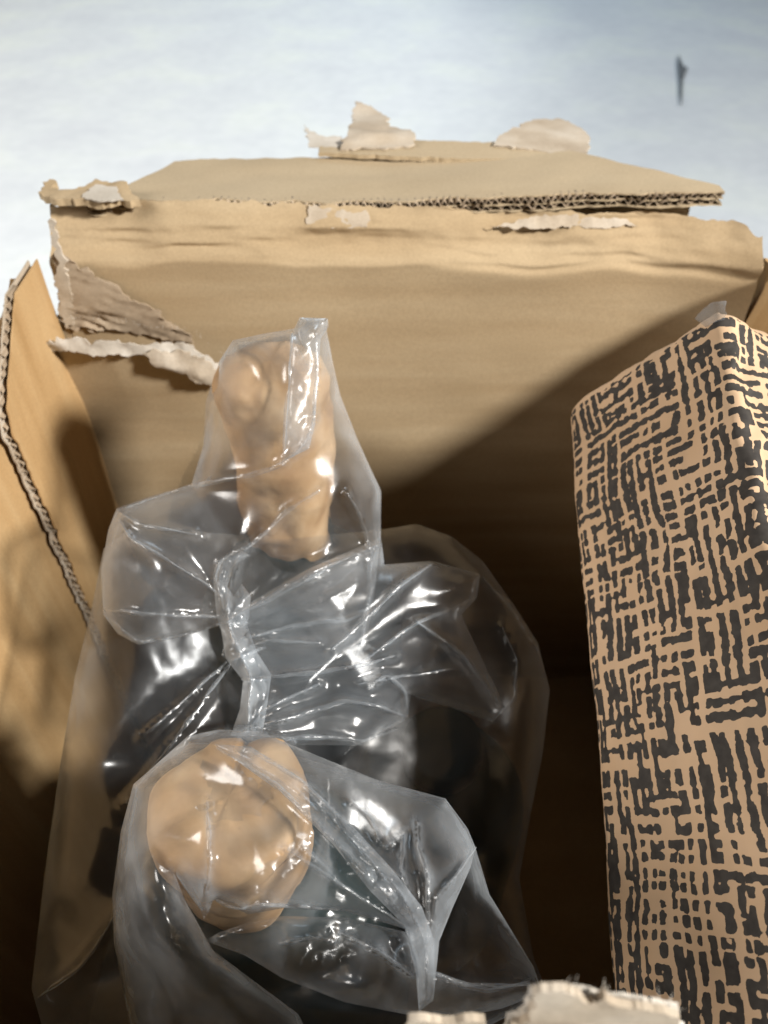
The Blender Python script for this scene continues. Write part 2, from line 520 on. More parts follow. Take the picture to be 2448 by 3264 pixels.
for dz, wl_ in ((-0.0015, 0.0032), (-0.0040, 0.0046)):
    pth = [tuple(flap_S(dz)(np.array([x]), flap_front(np.array([x])))[0]) for x in fx]
    fluting('fluted_edge', pth, (0, -1, 0), (0, 0, 1), 0.005, 0.0009, wl_, FLUTE_PALE, box)
# hinge strip joining flap to wall, added to block light so the gap stays dark
sheet('flap_hinge', lambda a, b: np.stack([a, 0.342 + 0.001 * noise2(a * 20, b * 20, 67, 2) - 0.35 * np.clip(CZ - 0.150 - b, 0, 1), b], -1), np.linspace(-0.115, 0.137, 90),
      CZ - 0.185, lambda x: CZ - 0.1472 + 0.0048 * np.clip(x / 0.13, 0, 1), 8, 0.0012, KRAFT, box, 1)
# second flap layer and the torn bits behind it
def ground_flap(name, pts, z, mat, thick, seed, jag, curl=None):
    ol = np.array([on_z(u, v, z) for u, v in pts])[:, :2]
    return torn_patch(name, ol, lambda x, y: np.stack([x, y, np.full_like(x, z) + (curl(x, y) if curl else 0)], -1), mat, box, thick, seed, jag, 0.002, 0.0003)
ground_flap('flap_strip', [(1015, 500), (1030, 462), (1150, 455), (1420, 462), (1640, 468), (1862, 470), (1868, 515), (1500, 520)], CZ - 0.1455, KRAFT_FLAP, 0.002, 71, 0.0006)
ground_flap('torn_scrap', [(1085, 478), (1110, 430), (1132, 330), (1150, 338), (1232, 372), (1240, 410), (1310, 422), (1322, 465), (1200, 475)], CZ - 0.143, TORN, 0.0008, 72, 0.0012,
            lambda x, y: 0.0022 * noise2(x * 25, y * 60, 73, 2))
ground_flap('torn_scrap', [(985, 470), (970, 400), (985, 420), (1040, 440), (1090, 440), (1100, 470)], CZ - 0.144, TORN_WHITE, 0.0006, 74, 0.001)
ground_flap('torn_scrap', [(1570, 468), (1620, 425), (1700, 382), (1780, 375), (1840, 405), (1880, 440), (1872, 500), (1820, 505), (1700, 480)], CZ - 0.1435, TORN, 0.0008, 75, 0.001,
            lambda x, y: 0.0015 * noise2(x * 30, y * 25, 76, 2))
# ragged left end of the rim
ground_flap('torn_flap_end', [(140, 640), (143, 600), (178, 588), (170, 615), (240, 625), (310, 592), (400, 610), (420, 640), (450, 655), (420, 662), (300, 664), (180, 664)], CZ - 0.1408, KRAFT, 0.003, 77, 0.0012,
            lambda x, y: 0.0015 * noise2(x * 80, y * 60, 78, 3))
ground_flap('torn_scrap', [(262, 632), (305, 592), (375, 600), (395, 640), (330, 645)], CZ - 0.1370, TORN_WHITE, 0.0006, 79, 0.0008)
# paper tabs stuck over the rim
def band_patch(name, pts, off, mat, seed, jag=0.0008):
    # lies on the leaning band
    ol = []
    for u, v in pts:
        d = ray(u, v)
        # plane of the band: through (YB, Z_BEND) leaning back 38 deg
        nrm = np.array([0, -math.cos(R(38)), math.sin(R(38))])
        p0 = np.array([0, YB, Z_BEND - CZ])
        t = (p0 @ nrm + off) / (d @ nrm)
        ol.append(d * t)
    ol = np.array(ol)
    e = np.array([0, math.sin(R(38)), math.cos(R(38))])
    c = ol.mean(0)
    uv = np.stack([ol[:, 0], (ol - c) @ e], -1)
    return torn_patch(name, uv, lambda x, s: np.stack([x, c[1] + s * e[1], c[2] + CZ + s * e[2]], -1) , mat, box, 0.0007, seed, jag)
band_patch('paper_tab', [(985, 655), (1050, 662), (1150, 678), (1178, 692), (1170, 725), (1060, 728), (978, 715)], 0.0018, TORN, 81)
band_patch('torn_scrap', [(1560, 720), (1640, 712), (1700, 690), (1780, 686), (1880, 690), (1990, 700), (2030, 722), (1900, 728), (1700, 730)], 0.0018, TORN, 82, 0.0007)
# torn raw edge down the left end of the wall
poly_sheet('bare_fluting', [(165, 690), (185, 700), (200, 790), (228, 900), (240, 1030), (214, 1035), (196, 950), (185, 850), (172, 760)], 0.0015, TORN, box, 0.0012, jag=10, seed=8)

# ---- left wall: outer board and the inner panel with its raw corrugated edge
def left_S(off):
    def S(a, b):
        x = XL + off + 0.0012 * noise2(a * 12, b * 12, 91, 3) - 0.0
        return np.stack([x, a, b], -1)
    return S
def left_top(y):
    return CZ - 0.163 + np.interp(y, [0.02, 0.2, 0.27, 0.295, 0.302, 0.312], [-0.004, -0.004, -0.006, -0.004, 0.001, -0.012]) + 0.0016 * noise1(y * 130, 92, 4)
sheet('wall_panel', left_S(-0.0005), np.linspace(YF, YB + 0.004, 150), wl_lo, left_top, 90, BT, KRAFT_SIDE, box, -1)
def slit_y(z):
    return np.interp(z - CZ, [-0.45, -0.298, -0.221, -0.196, -0.185, -0.172, -0.156], [0.2440, 0.2430, 0.2415, 0.2405, 0.2430, 0.262, 0.286]) + 0.0010 * noise1(np.asarray(z) * 300, 93, 3)
def left_inner_S(off):
    def S(a, b):     # a is height, b along y
        x = XL + off + 0.0010 * noise2(a * 12, b * 12, 94, 3)
        return np.stack([x, b, a], -1)
    return S
zz = np.linspace(ZB + 0.001, CZ - 0.158, 190)
sheet('inner_panel', left_inner_S(0.0052), zz, slit_y, YB - 0.001, 60, 0.0007, KRAFT_SIDE, box, -1)
sheet('panel_liner', left_inner_S(0.0018), zz, lambda z: slit_y(z) - 0.0015, YB - 0.002, 10, 0.0006, TORN, box, -1)
pth = [(XL + 0.0033, float(slit_y(np.array([z]))[0]) - 0.0008, z) for z in zz]
fluting('fluted_edge', pth, (0, -1, 0), (1, 0, 0), 0.010, 0.0015, 0.0050, FLUTE_PALE, box)

# ---- right wall
def right_S(a, b):
    x = XR + 0.0022 * noise2(a * 26, b * 26, 101, 4) + 0.010 * np.clip((b - (CZ - 0.20)) / 0.06, 0, 1) ** 2
    return np.stack([x, a, b], -1)
sheet('wall_panel', right_S, np.linspace(YF, YB + 0.002, 150), wl_lo, lambda y: CZ - 0.150 - 0.008 * np.clip((y - 0.28) / 0.03, 0, 1) + 0.002 * noise1(y * 100, 102), 100, BT, KRAFT_SIDE, box, 1)

# ---- front wall with two torn tabs
def front_S(a, b):
    return np.stack([a, YF - 0.10 * np.clip(b - (CZ - 0.17), 0, 1) + 0.0012 * noise2(a * 20, b * 20, 111, 3), b], -1)
sheet('wall_panel', front_S, np.linspace(XL, XR, 160), wl_lo, lambda x: CZ - 0.156 + 0.0012 * noise1(x * 150, 112), 50, BT, KRAFT, box, 1)
def front_tab(pts, seed, mat, off=0.0):
    ol = np.array([on_y(u, v, YF + 0.001) for u, v in pts])[:, [0, 2]]
    return torn_patch('torn_tab', ol, lambda x, z: np.stack([x, np.full_like(x, YF + 0.001 + off) + 0.0 * z, z], -1), mat, box, 0.0012, seed, 0.0005, 0.0006, 0.00012)
front_tab([(1698, 3142), (1760, 3130), (1850, 3150), (1872, 3172), (1900, 3170), (1925, 3148), (1965, 3178), (2120, 3200), (2160, 3215), (2175, 3420), (1600, 3420), (1630, 3240), (1660, 3235), (1690, 3222)], 121, TORN)
front_tab([(1688, 3185), (1740, 3172), (1850, 3182), (1905, 3192), (1990, 3200), (2110, 3222), (2168, 3236), (2185, 3420), (1590, 3420), (1618, 3262), (1655, 3250), (1685, 3240)], 123, TORN_WHITE, 0.0016)
front_tab([(1300, 3245), (1360, 3243), (1440, 3250), (1545, 3248), (1560, 3420), (1290, 3420)], 122, TORN, 0.0006)

def facets(UV, spacing, amp, seed, lo, hi):
    """crumpled film: linear facets over scattered points"""
    rs = np.random.RandomState(seed)
    nx = int((hi[0] - lo[0]) / spacing) + 4; ny = int((hi[1] - lo[1]) / spacing) + 4
    gx, gy = np.meshgrid(np.arange(nx), np.arange(ny))
    p = np.stack([gx.ravel(), gy.ravel()], -1) * spacing + lo - 1.5 * spacing
    p = p + rs.uniform(-0.48, 0.48, p.shape) * spacing
    h = rs.uniform(-1, 1, len(p)) * amp
    res = geometry.delaunay_2d_cdt([Vector((float(a), float(b))) for a, b in p], [], [], 0, 1e-6)
    V2 = np.array([(v.x, v.y) for v in res[0]])
    hh = np.array([h[o[0]] for o in res[3]])
    out = np.zeros(len(UV))
    for t in res[2]:
        a, b, c = V2[t[0]], V2[t[1]], V2[t[2]]
        den = (b[1] - c[1]) * (a[0] - c[0]) + (c[0] - b[0]) * (a[1] - c[1])
        if abs(den) < 1e-9:
            continue
        mnx, mny = np.minimum(np.minimum(a, b), c); mxx, mxy = np.maximum(np.maximum(a, b), c)
        ix = np.nonzero((UV[:, 0] >= mnx) & (UV[:, 0] <= mxx) & (UV[:, 1] >= mny) & (UV[:, 1] <= mxy))[0]
        if len(ix) == 0:
            continue
        q = UV[ix]
        l0 = ((b[1] - c[1]) * (q[:, 0] - c[0]) + (c[0] - b[0]) * (q[:, 1] - c[1])) / den
        l1 = ((c[1] - a[1]) * (q[:, 0] - c[0]) + (a[0] - c[0]) * (q[:, 1] - c[1])) / den
        l2 = 1 - l0 - l1
        m = (l0 >= -1e-6) & (l1 >= -1e-6) & (l2 >= -1e-6)
        out[ix[m]] = l0[m] * hh[t[0]] + l1[m] * hh[t[1]] + l2[m] * hh[t[2]]
    return out

# loose paper fibres along the torn edges
def fibres(starts, seed, length, parent):
    rs = np.random.RandomState(seed)
    vs_, f = [], []
    for p, up in starts:
        d = np.array(up, float) + rs.uniform(-0.9, 0.9, 3)
        d /= np.linalg.norm(d)
        bend = rs.uniform(-1, 1, 3)
        L_ = length * rs.uniform(0.3, 1.0)
        q = np.array(p, float)
        e1 = np.cross(d, [0.3, 0.9, 0.2]); e1 /= np.linalg.norm(e1); e2 = np.cross(d, e1)
        b0 = len(vs_)
        m = 6
        for i in range(m):
            r = 0.00007 * (1 - 0.6 * i / m)
            for an in (0, 2.094, 4.189):
                vs_.append(q + r * (math.cos(an) * e1 + math.sin(an) * e2))
            d = d + bend * 0.22; d /= np.linalg.norm(d)
            q = q + d * L_ / m
        for i in range(m - 1):
            for a in range(3):
                f.append((b0 + i * 3 + a, b0 + i * 3 + (a + 1) % 3, b0 + (i + 1) * 3 + (a + 1) % 3, b0 + (i + 1) * 3 + a))
    o = mesh_obj('paper_fibres', vs_, f, TORN_WHITE, parent)
    o['kind'] = 'stuff'
rsf = np.random.RandomState(4)
def edge_starts(poly, y, n):
    poly = np.array(poly, float)
    out = []
    for _ in range(n):
        k = rsf.randint(len(poly) - 1); w = rsf.rand()
        u, v = poly[k] * (1 - w) + poly[k + 1] * w
        out.append((on_y(u, v + 4, y), (0, 0.1, 1)))
    return out
fibres(edge_starts([(1640, 3240), (1698, 3145), (1760, 3132), (1850, 3152), (1900, 3172), (1925, 3150), (1965, 3180), (2120, 3202), (2165, 3220)], YF + 0.0015, 60)
       + edge_starts([(1300, 3248), (1440, 3252), (1550, 3250)], YF + 0.0018, 18), 5, 0.0030, box)
fibres(edge_starts([(188, 1020), (240, 1012), (380, 1018), (470, 1040), (600, 1045), (735, 1140)], YB - 0.014, 45)
       + edge_starts([(178, 700), (185, 850), (200, 950)], YB - 0.002, 20), 6, 0.0035, box)

# ------------------------------------------------------------------ bottles
def bottle(name, label, x, y, z_top, height, cap_r, cap_len, seed, lump, group):
    zb = z_top - height
    t = thing(name, label, 'bottle', (x, y, zb), group)
    prof = [(0.0, 0.0), (0.042, 0.0), (0.048, 0.004), (0.0495, 0.012), (0.0495, height - cap_len - 0.055), (0.048, height - cap_len - 0.038),
            (0.039, height - cap_len - 0.018), (0.022, height - cap_len - 0.004), (0.0155, height - cap_len + 0.010), (0.0150, height - 0.012), (0.0, height - 0.011)]
    n = 48
    vs_, f = [], []
    for r, z in prof:
        for k in range(n):
            an = 2 * math.pi * k / n
            vs_.append((x + r * math.cos(an), y + r * math.sin(an), zb + z))
    for i in range(len(prof) - 1):
        for k in range(n):
            f.append((i * n + k, i * n + (k + 1) % n, (i + 1) * n + (k + 1) % n, (i + 1) * n + k))
    o = mesh_obj('body', vs_, f, GLASS, t)
    sub = o.modifiers.new('round', 'SUBSURF'); sub.levels = 1; sub.render_levels = 1
    # lumpy tan wrap over the neck
    na, nz = 72, 80
    vs_, f = [], []
    ss = np.linspace(0, 1, nz)
    AN, HH = np.meshgrid(np.arange(na) * 2 * math.pi / na, ss)
    # the seam of the crumple pattern is turned to the far side
    arc = ((AN - math.pi / 2) % (2 * math.pi)) * 20.0
    uvm = np.stack([arc.ravel(), HH.ravel() * cap_len * 1000], -1)
    cr = (facets(uvm, 13.0, 1.0, seed, np.array([0.0, 0.0]), np.array([130.0, 120.0])) + 0.45 * facets(uvm, 5.5, 1.0, seed + 1, np.array([0.0, 0.0]), np.array([130.0, 120.0]))).reshape(AN.shape)
    for i, s in enumerate(ss):
        # s from the lower hem to the crown
        h = cap_len * min(1.0, s * 1.12)
        q = 0.0
        if s * 1.12 <= 0.84:
            r = cap_r * (0.84 + 0.16 * min(1, s / 0.5))
        else:
            q = min(1.0, (s * 1.12 - 0.84) / 0.28)
            r = cap_r * math.sqrt(max(0.0, 1 - q ** 2.6))
            h = cap_len * (0.84 + 0.16 * math.sin(q * math.pi / 2))
        for k in range(na):
            an = 2 * math.pi * k / na
            cx, cy = math.cos(an), math.sin(an)
            d = (lump * noise2(np.array([cx * 1.0 + 5]), np.array([cy * 1.0 + h * 26]), seed, 2)[0] + 0.0013 * cr[i, k]) * min(1, r / 0.010)
            hz = h + 0.003 * noise1(np.array([math.sin(an) * 2 + 4]), seed + 3, 2)[0] * (1 - s)
            vs_.append((x + (r + d) * cx, y + (r + d) * cy, z_top - cap_len + hz + (0.5 * d + 0.0012 * cr[i, (k * 3) % na] * q * (1 - q) * 2 if s > 0.7 else 0)))
    for i in range(nz - 1):
        for k in range(na):
            f.append((i * na + k, i * na + (k + 1) % na, (i + 1) * na + (k + 1) % na, (i + 1) * na + k))
    f.append([(nz - 1) * na + k for k in range(na)])
    mesh_obj('cap_wrap', vs_, f, CAP, t)
    return t

B1 = dict(x=-0.040, y=0.231, z=CZ - 0.155, h=0.327, r=0.0205, cl=0.100)
B2 = dict(x=-0.039, y=0.087, z=CZ - 0.188, h=0.294, r=0.0195, cl=0.050)
bottle('bottle', 'dark bottle with long tan wrapped neck standing against the torn corner', B1['x'], B1['y'], B1['z'], B1['h'], B1['r'], B1['cl'], 7, 0.0012, 'wrapped bottles in the box')
bottle('bottle', 'dark bottle whose broad lumpy tan top pokes through torn plastic', B2['x'], B2['y'], B2['z'], B2['h'], B2['r'] + 0.001, B2['cl'], 19, 0.0018, 'wrapped bottles in the box')

def low_bottle(x, y, top, r):
    t = thing('bottle', 'low dark bottle under loose film beside the patterned package', 'bottle', (x, y, ZB + 0.001), 'wrapped bottles in the box')
    zb = ZB + 0.001
    h = top - zb
    prof = [(0, 0), (r * 0.85, 0), (r * 0.97, 0.004), (r, 0.012), (r, h - 0.05), (r * 0.95, h - 0.036), (r * 0.76, h - 0.020), (0.020, h - 0.009), (0.0165, h - 0.004), (0.0155, h - 0.002), (0, h - 0.002)]
    lid = [(0, h - 0.003), (0.0165, h - 0.003), (0.017, h - 0.001), (0.017, h + 0.009), (0.0155, h + 0.011), (0, h + 0.0115)]
    n = 48
    for name, pr, mt in (('body', prof, GLASS), ('lid', lid, DARK_LID)):
        vs_, f = [], []
        for q, z in pr:
            for k_ in range(n):
                an = 2 * math.pi * k_ / n
                vs_.append((x + q * math.cos(an), y + q * math.sin(an), zb + z))
        for i in range(len(pr) - 1):
            for k_ in range(n):
                f.append((i * n + k_, i * n + (k_ + 1) % n, (i + 1) * n + (k_ + 1) % n, (i + 1) * n + k_))
        mesh_obj(name, vs_, f, mt, t)
DARK_LID = simple('dark_lid', (0.015, 0.022, 0.022), 0.5, 0.3)
low_bottle(0.0240, 0.157, CZ - 0.300, 0.0405)

def bottle_radius(b, z, extra):
    top = b['z']; cl = b['cl']; r = b['r']; h = b['h']
    d = top - z
    rr = np.where(d < 0, 0, np.where(d < cl, (r + extra) * np.sqrt(np.clip(d / (0.16 * cl), 0, 1)), np.interp(d, [cl, cl + 0.004, cl + 0.018, cl + 0.038, cl + 0.055, h], [0.021, 0.024, 0.041, 0.050, 0.051, 0.051])))
    return rr

def bottle_hit(D, which=(B1, B2), extra=0.003):
    """first forward distance at which each ray meets a bottle (1e9 where it misses)"""
    hit = np.full(len(D), 1e9)
    for t in np.arange(0.13, 0.50, 0.0012):
        Q = D * t
        for b, ex in zip(which, (0.0022, 0.0040)):
            rr = bottle_radius(b, Q[:, 2] + CZ, ex)
            ins = (np.hypot(Q[:, 0] - b['x'], Q[:, 1] - b['y']) < rr) & (hit > 1e8)
            hit[ins] = t
    return hit

# ------------------------------------------------------------------ clear plastic bags
def resample(pts, step):
    pts = np.asarray(pts, float)
    out = []
    n = len(pts)
    for k in range(n):
        p, q = pts[k], pts[(k + 1) % n]
        m = max(1, int(np.linalg.norm((q - p)[:2]) / step))
        for i in range(m):
            out.append(p + (q - p) * i / m)
    return np.array(out)

def pleats(UV, t, ridges, base):
    vs_, f = [], []
    for pl, h, w in ridges:
        pl = np.asarray(pl, float)
        seg = np.linalg.norm(np.diff(pl, axis=0), axis=1)
        cum = np.concatenate([[0], np.cumsum(seg)])
        s_ = np.linspace(0, cum[-1], max(6, int(cum[-1] / 9)))
        c = np.stack([np.interp(s_, cum, pl[:, 0]), np.interp(s_, cum, pl[:, 1])], -1)
        for _ in range(4):
            c[1:-1] = 0.25 * c[:-2] + 0.5 * c[1:-1] + 0.25 * c[2:]
        c = c + 2.5 * np.stack([noise1(s_ / 60, int(pl[0, 0]), 2), noise1(s_ / 60, int(pl[0, 1]), 2)], -1)
        tg = np.gradient(c, axis=0); tg /= np.linalg.norm(tg, axis=1, keepdims=True) + 1e-9
        nr = np.stack([-tg[:, 1], tg[:, 0]], -1)
        tap = np.sin(np.linspace(0.06, 0.94, len(s_)) * math.pi) ** 0.6 * (0.75 + 0.35 * noise1(s_ / 70, int(pl[-1, 0]) + 3, 2))
        hw = 8.0 * np.clip(tap, 0.1, 2)
        hh = 0.22 * h * np.clip(tap, 0.1, 2)
        d = ((c[:, None, :] - UV[None, :, :]) ** 2).sum(-1)
        k = np.argpartition(d, 4, axis=1)[:, :4]
        ts = t[k].min(1) - 0.0003
        prof = [(-1.0, 0.0), (-0.6, 0.6), (-0.15, 1.0), (0.3, 0.9), (0.7, 0.45), (1.0, 0.0)]
        n = len(prof)
        b0 = base + len(vs_)
        for i in range(len(c)):
            for a, q in prof:
                p = c[i] + nr[i] * hw[i] * a
                D_ = ray(p[0], p[1]) * (ts[i] - hh[i] * q)
                vs_.append((D_[0], D_[1], D_[2] + CZ))
        for i in range(len(c) - 1):
            for m in range(n - 1):
                f.append((b0 + i * n + m, b0 + (i + 1) * n + m, b0 + (i + 1) * n + m + 1, b0 + i * n + m + 1))
    return vs_, f

def film(name, outline, mat, parent, bulge=0.02, D=160, ridges=(), crumple=((150, 0.004),), seed=1, step=13, side=-1, knots=(), clamp=True, power=0.5, edge_noise=0.0):
    """one layer of film: outline [(u, v, t)] from the photo with estimated distances; bulges towards (side -1) or away
    from the camera, rounding off at its rim; folds stand up along the ridges; never passes through a bottle"""
    rs = np.random.RandomState(seed)
    ol = resample(outline, step)
    if edge_noise:
        ol[:, :2] += np.stack([noise1(np.arange(len(ol)) * 0.35, seed + 1, 3), noise1(np.arange(len(ol)) * 0.35, seed + 2, 3)], -1) * edge_noise
    o2 = ol[:, :2]
    lo, hi = o2.min(0), o2.max(0)
    gx, gy = np.meshgrid(np.arange(lo[0], hi[0], step), np.arange(lo[1], hi[1], step))
    g = np.stack([gx.ravel(), gy.ravel()], -1) + rs.uniform(-0.2, 0.2, (gx.size, 2)) * step
    # extra points along the ridges so that folds stay crisp
    ex = []
    for pl, h, w in ridges:
        rp = resample(list(pl) + list(pl)[::-1], step * 0.6)
        ex.append(rp)
    if ex:
        g = np.concatenate([g] + ex)
    m = inside(o2, g)
    g = g[m]
    g = g[dist_poly(o2, g) > step * 0.45]
    allp = np.concatenate([o2, g])
    res = geometry.delaunay_2d_cdt([Vector((float(a), float(b))) for a, b in allp], [], [list(range(len(o2)))], 1, 1e-3)
    UV = np.array([(v.x, v.y) for v in res[0]])
    tri = np.array(res[2])
    # border distance carried inwards
    num = np.zeros(len(UV)); den = np.zeros(len(UV))
    sub = ol[::3]
    for p in sub:
        d2 = (UV[:, 0] - p[0]) ** 2 + (UV[:, 1] - p[1]) ** 2 + 4.0
        w = 1.0 / d2 ** 1.25
        num += w * p[2]; den += w
    tb = num / den
    db = dist_poly(o2[::2], UV)
    prof = np.clip(db / D, 0, 1)
    prof = (1 - (1 - prof) ** 2) ** power
    t = tb + side * bulge * prof
    rim = np.clip(db / 60, 0, 1)
    for k, (sp, amp) in enumerate(crumple):
        t = t + facets(UV, sp, amp, seed + 10 * k, lo, hi) * (0.35 + 0.65 * rim)
    for (ku, kv, amp, rad, nf) in knots:
        dx, dy = UV[:, 0] - ku, UV[:, 1] - kv
        r = np.hypot(dx, dy); th = np.arctan2(dy, dx)
        w = np.exp(-r / rad) * np.clip(r / 60, 0, 1)
        t = t + amp * w * np.abs(noise1((th + math.pi) * nf / (2 * math.pi), seed + 77, 2))
    for pl, h, w in ridges:
        pl = np.asarray(pl, float)
        d = dist_poly(pl, UV, closed=False)
        t = t - h * np.exp(-(d / w)) * np.clip(db / 25, 0.15, 1)
    Dv = rays(UV[:, 0], UV[:, 1])
    if clamp:
        hit = bottle_hit(Dv)
        if side < 0:
            t = np.where(hit < 1e8, np.minimum(t, hit - 0.0012), t)
    X = Dv * t[:, None]
    X[:, 2] += CZ
    X[:, 2] = np.maximum(X[:, 2], 0.006)
    X[:, 1] = np.clip(X[:, 1], YF + 0.004, YB - 0.004)
    faces = tri.tolist()
    nt_ = len(faces)
    verts = X.tolist()
    if ridges and side < 0:
        pv_, pf = pleats(UV, t, ridges, len(verts))
        verts += pv_; faces += pf
    o = mesh_obj(name, verts, faces, mat, parent)
    o.data.materials.append(FILM_FOLD)
    if len(faces) > nt_:
        mi = np.zeros(len(faces), np.int32); mi[nt_:] = 1
        o.data.polygons.foreach_set('material_index', mi)
    return o

bagA = thing('plastic_bag', 'clear crumpled plastic bag knotted over the bottle by the torn corner', 'plastic bag', (-0.04, 0.2, 0.01), 'clear plastic bags on the bottles')
bagB = thing('plastic_bag', 'torn clear plastic bag with gathered tail over the broad lumpy bottle top', 'plastic bag', (-0.04, 0.09, 0.01), 'clear plastic bags on the bottles')

A_OUT = [(742, 1085, .272), (850, 1062, .268), (950, 1045, .266), (957, 1012, .264), (1045, 1015, .264), (1042, 1055, .266), (1060, 1150, .270), (1085, 1260, .277), (1140, 1400, .286), (1180, 1490, .290),
         (1215, 1565, .292), (1213, 1720, .297), (1195, 1880, .300), (1165, 2060, .303), (1010, 2130, .300), (850, 2150, .297), (720, 2040, .290), (700, 1995, .288), (560, 2035, .284), (440, 2055, .281), (375, 2020, .278),
         (330, 1960, .276), (322, 1820, .276), (345, 1690, .278), (372, 1620, .280), (480, 1582, .284), (610, 1545, .290), (648, 1420, .290), (656, 1280, .286), (700, 1150, .279)]
A_RIDGES = [
    ([(400, 1620), (610, 1548), (800, 1515), (900, 1480), (970, 1420), (1000, 1330)], 0.006, 14),
    ([(1000, 1330), (1012, 1200), (1008, 1060)], 0.004, 12),
    ([(900, 1480), (912, 1320), (925, 1180), (930, 1060)], 0.003, 14),
    ([(378, 1632), (450, 1672), (540, 1690), (625, 1702)], 0.006, 10),
    ([(372, 1650), (420, 1720), (540, 1790), (640, 1850), (700, 1900)], 0.006, 12),
    ([(330, 1945), (450, 1955), (560, 1962), (690, 1965)], 0.007, 10),
    ([(345, 1970), (440, 2048), (560, 2030), (700, 1990)], 0.005, 10),
    ([(1105, 1570), (1150, 1650), (1180, 1760), (1180, 1880), (1160, 2000), (1135, 2100)], 0.006, 11),
    ([(780, 1745), (700, 1790), (684, 1840), (715, 1940)], 0.005, 10),
    ([(830, 1700), (770, 1760), (735, 1850), (720, 1950)], 0.004, 10),
    ([(1020, 1560), (900, 1640), (800, 1740)], 0.004, 16),
    ([(720, 1980), (980, 1830), (1210, 1735)], 0.007, 16),
]
film('film', A_OUT, FILM, bagA, bulge=0.030, D=230, ridges=A_RIDGES, crumple=((200, 0.004),), seed=3, knots=((730, 1990, 0.006, 260, 14),))
film('film', A_OUT, FILM, bagA, bulge=0.035, D=260, crumple=((190, 0.006),), seed=5, side=1, step=20, clamp=False)

C_OUT = [(330, 1750, .292), (290, 1950, .286), (240, 2150, .280), (190, 2450, .266), (140, 2800, .252), (100, 3150, .238), (150, 3330, .232), (700, 3420, .222), (1400, 3420, .228), (1760, 3200, .245), (1700, 3050, .258),
         (1655, 2800, .278), (1690, 2600, .288), (1730, 2400, .298), (1752, 2200, .305), (1715, 2050, .311), (1640, 1930, .316), (1540, 1790, .322), (1440, 1710, .325), (1330, 1670, .327), (1200, 1690, .327), (900, 1720, .330), (600, 1690, .315), (430, 1670, .302)]
C_RIDGES = [
    ([(1330, 1975), (1480, 2090), (1600, 2250)], 0.005, 14),
    ([(1600, 2000), (1650, 2100), (1640, 2230), (1570, 2300)], 0.004, 16),
    ([(400, 2560), (600, 2300), (760, 2080)], 0.006, 14),
    ([(450, 2350), (620, 2200), (720, 2110)], 0.005, 12),
    ([(1540, 1840), (1640, 1950), (1720, 2080)], 0.004, 20),
    ([(380, 2900), (260, 3080), (120, 3180)], 0.006, 24),
    ([(1700, 3120), (1560, 3160), (1400, 3130), (1310, 3060)], 0.007, 16),
]
film('body_film', C_OUT, FILM_BODY, bagA, bulge=0.022, D=300, ridges=C_RIDGES, crumple=((300, 0.006), (160, 0.0012)), seed=8, step=18)
film('body_film', C_OUT, FILM_BODY, bagA, bulge=0.050, D=400, crumple=((300, 0.01),), seed=9, side=1, step=30, clamp=False)

D_OUT = [(695, 1955, .283), (780, 1930, .282), (980, 1815, .284), (1215, 1712, .290), (1225, 1800, .288), (1375, 1788, .296), (1530, 1830, .302), (1520, 1905, .300), (1470, 1960, .298), (1610, 2255, .296), (1570, 2300, .294), (1450, 2260, .288),
         (1310, 2215, .280), (1300, 2290, .276), (1150, 2375, .268), (960, 2375, .262), (800, 2362, .260), (738, 2345, .262), (780, 2250, .268), (800, 2190, .272), (750, 2120, .276), (705, 2090, .279), (720, 2040, .281)]
D_RIDGES = [
    ([(720, 1985), (880, 1900), (1060, 1800), (1215, 1735)], 0.006, 16),
    ([(800, 2030), (950, 1990), (1100, 1980), (1150, 1960)], 0.004, 16),
    ([(1060, 2070), (1160, 1980), (1280, 1860), (1375, 1795)], 0.008, 11),
    ([(1130, 2125), (1250, 2040), (1330, 1980), (1440, 1945), (1520, 1900)], 0.006, 12),
    ([(770, 2165), (950, 2150), (1130, 2125), (1260, 2090)], 0.007, 12),
    ([(820, 2275), (920, 2220), (1020, 2180)], 0.005, 9),
    ([(790, 2325), (950, 2280), (1100, 2235), (1200, 2250), (1295, 2285)], 0.006, 9),
    ([(740, 2340), (900, 2352), (1050, 2350), (1160, 2362), (1280, 2315)], 0.006, 9),
    ([(1180, 2190), (1230, 2150), (1290, 2200), (1300, 2260)], 0.005, 9),
    ([(1330, 1985), (1480, 2090), (1590, 2250)], 0.005, 12),
    ([(800, 2060), (860, 2040), (950, 2045), (1020, 2050)], 0.004, 9),
    ([(1140, 2180), (1330, 2150), (1450, 2130)], 0.004, 14),
]
film('pleated_film', D_OUT, FILM, bagA, bulge=0.016, D=120, ridges=D_RIDGES, crumple=((150, 0.004),), seed=14, knots=((740, 2010, 0.005, 300, 14),))
film('pleated_film', D_OUT, FILM, bagA, bulge=0.010, D=140, crumple=((110, 0.005),), seed=13, side=1)
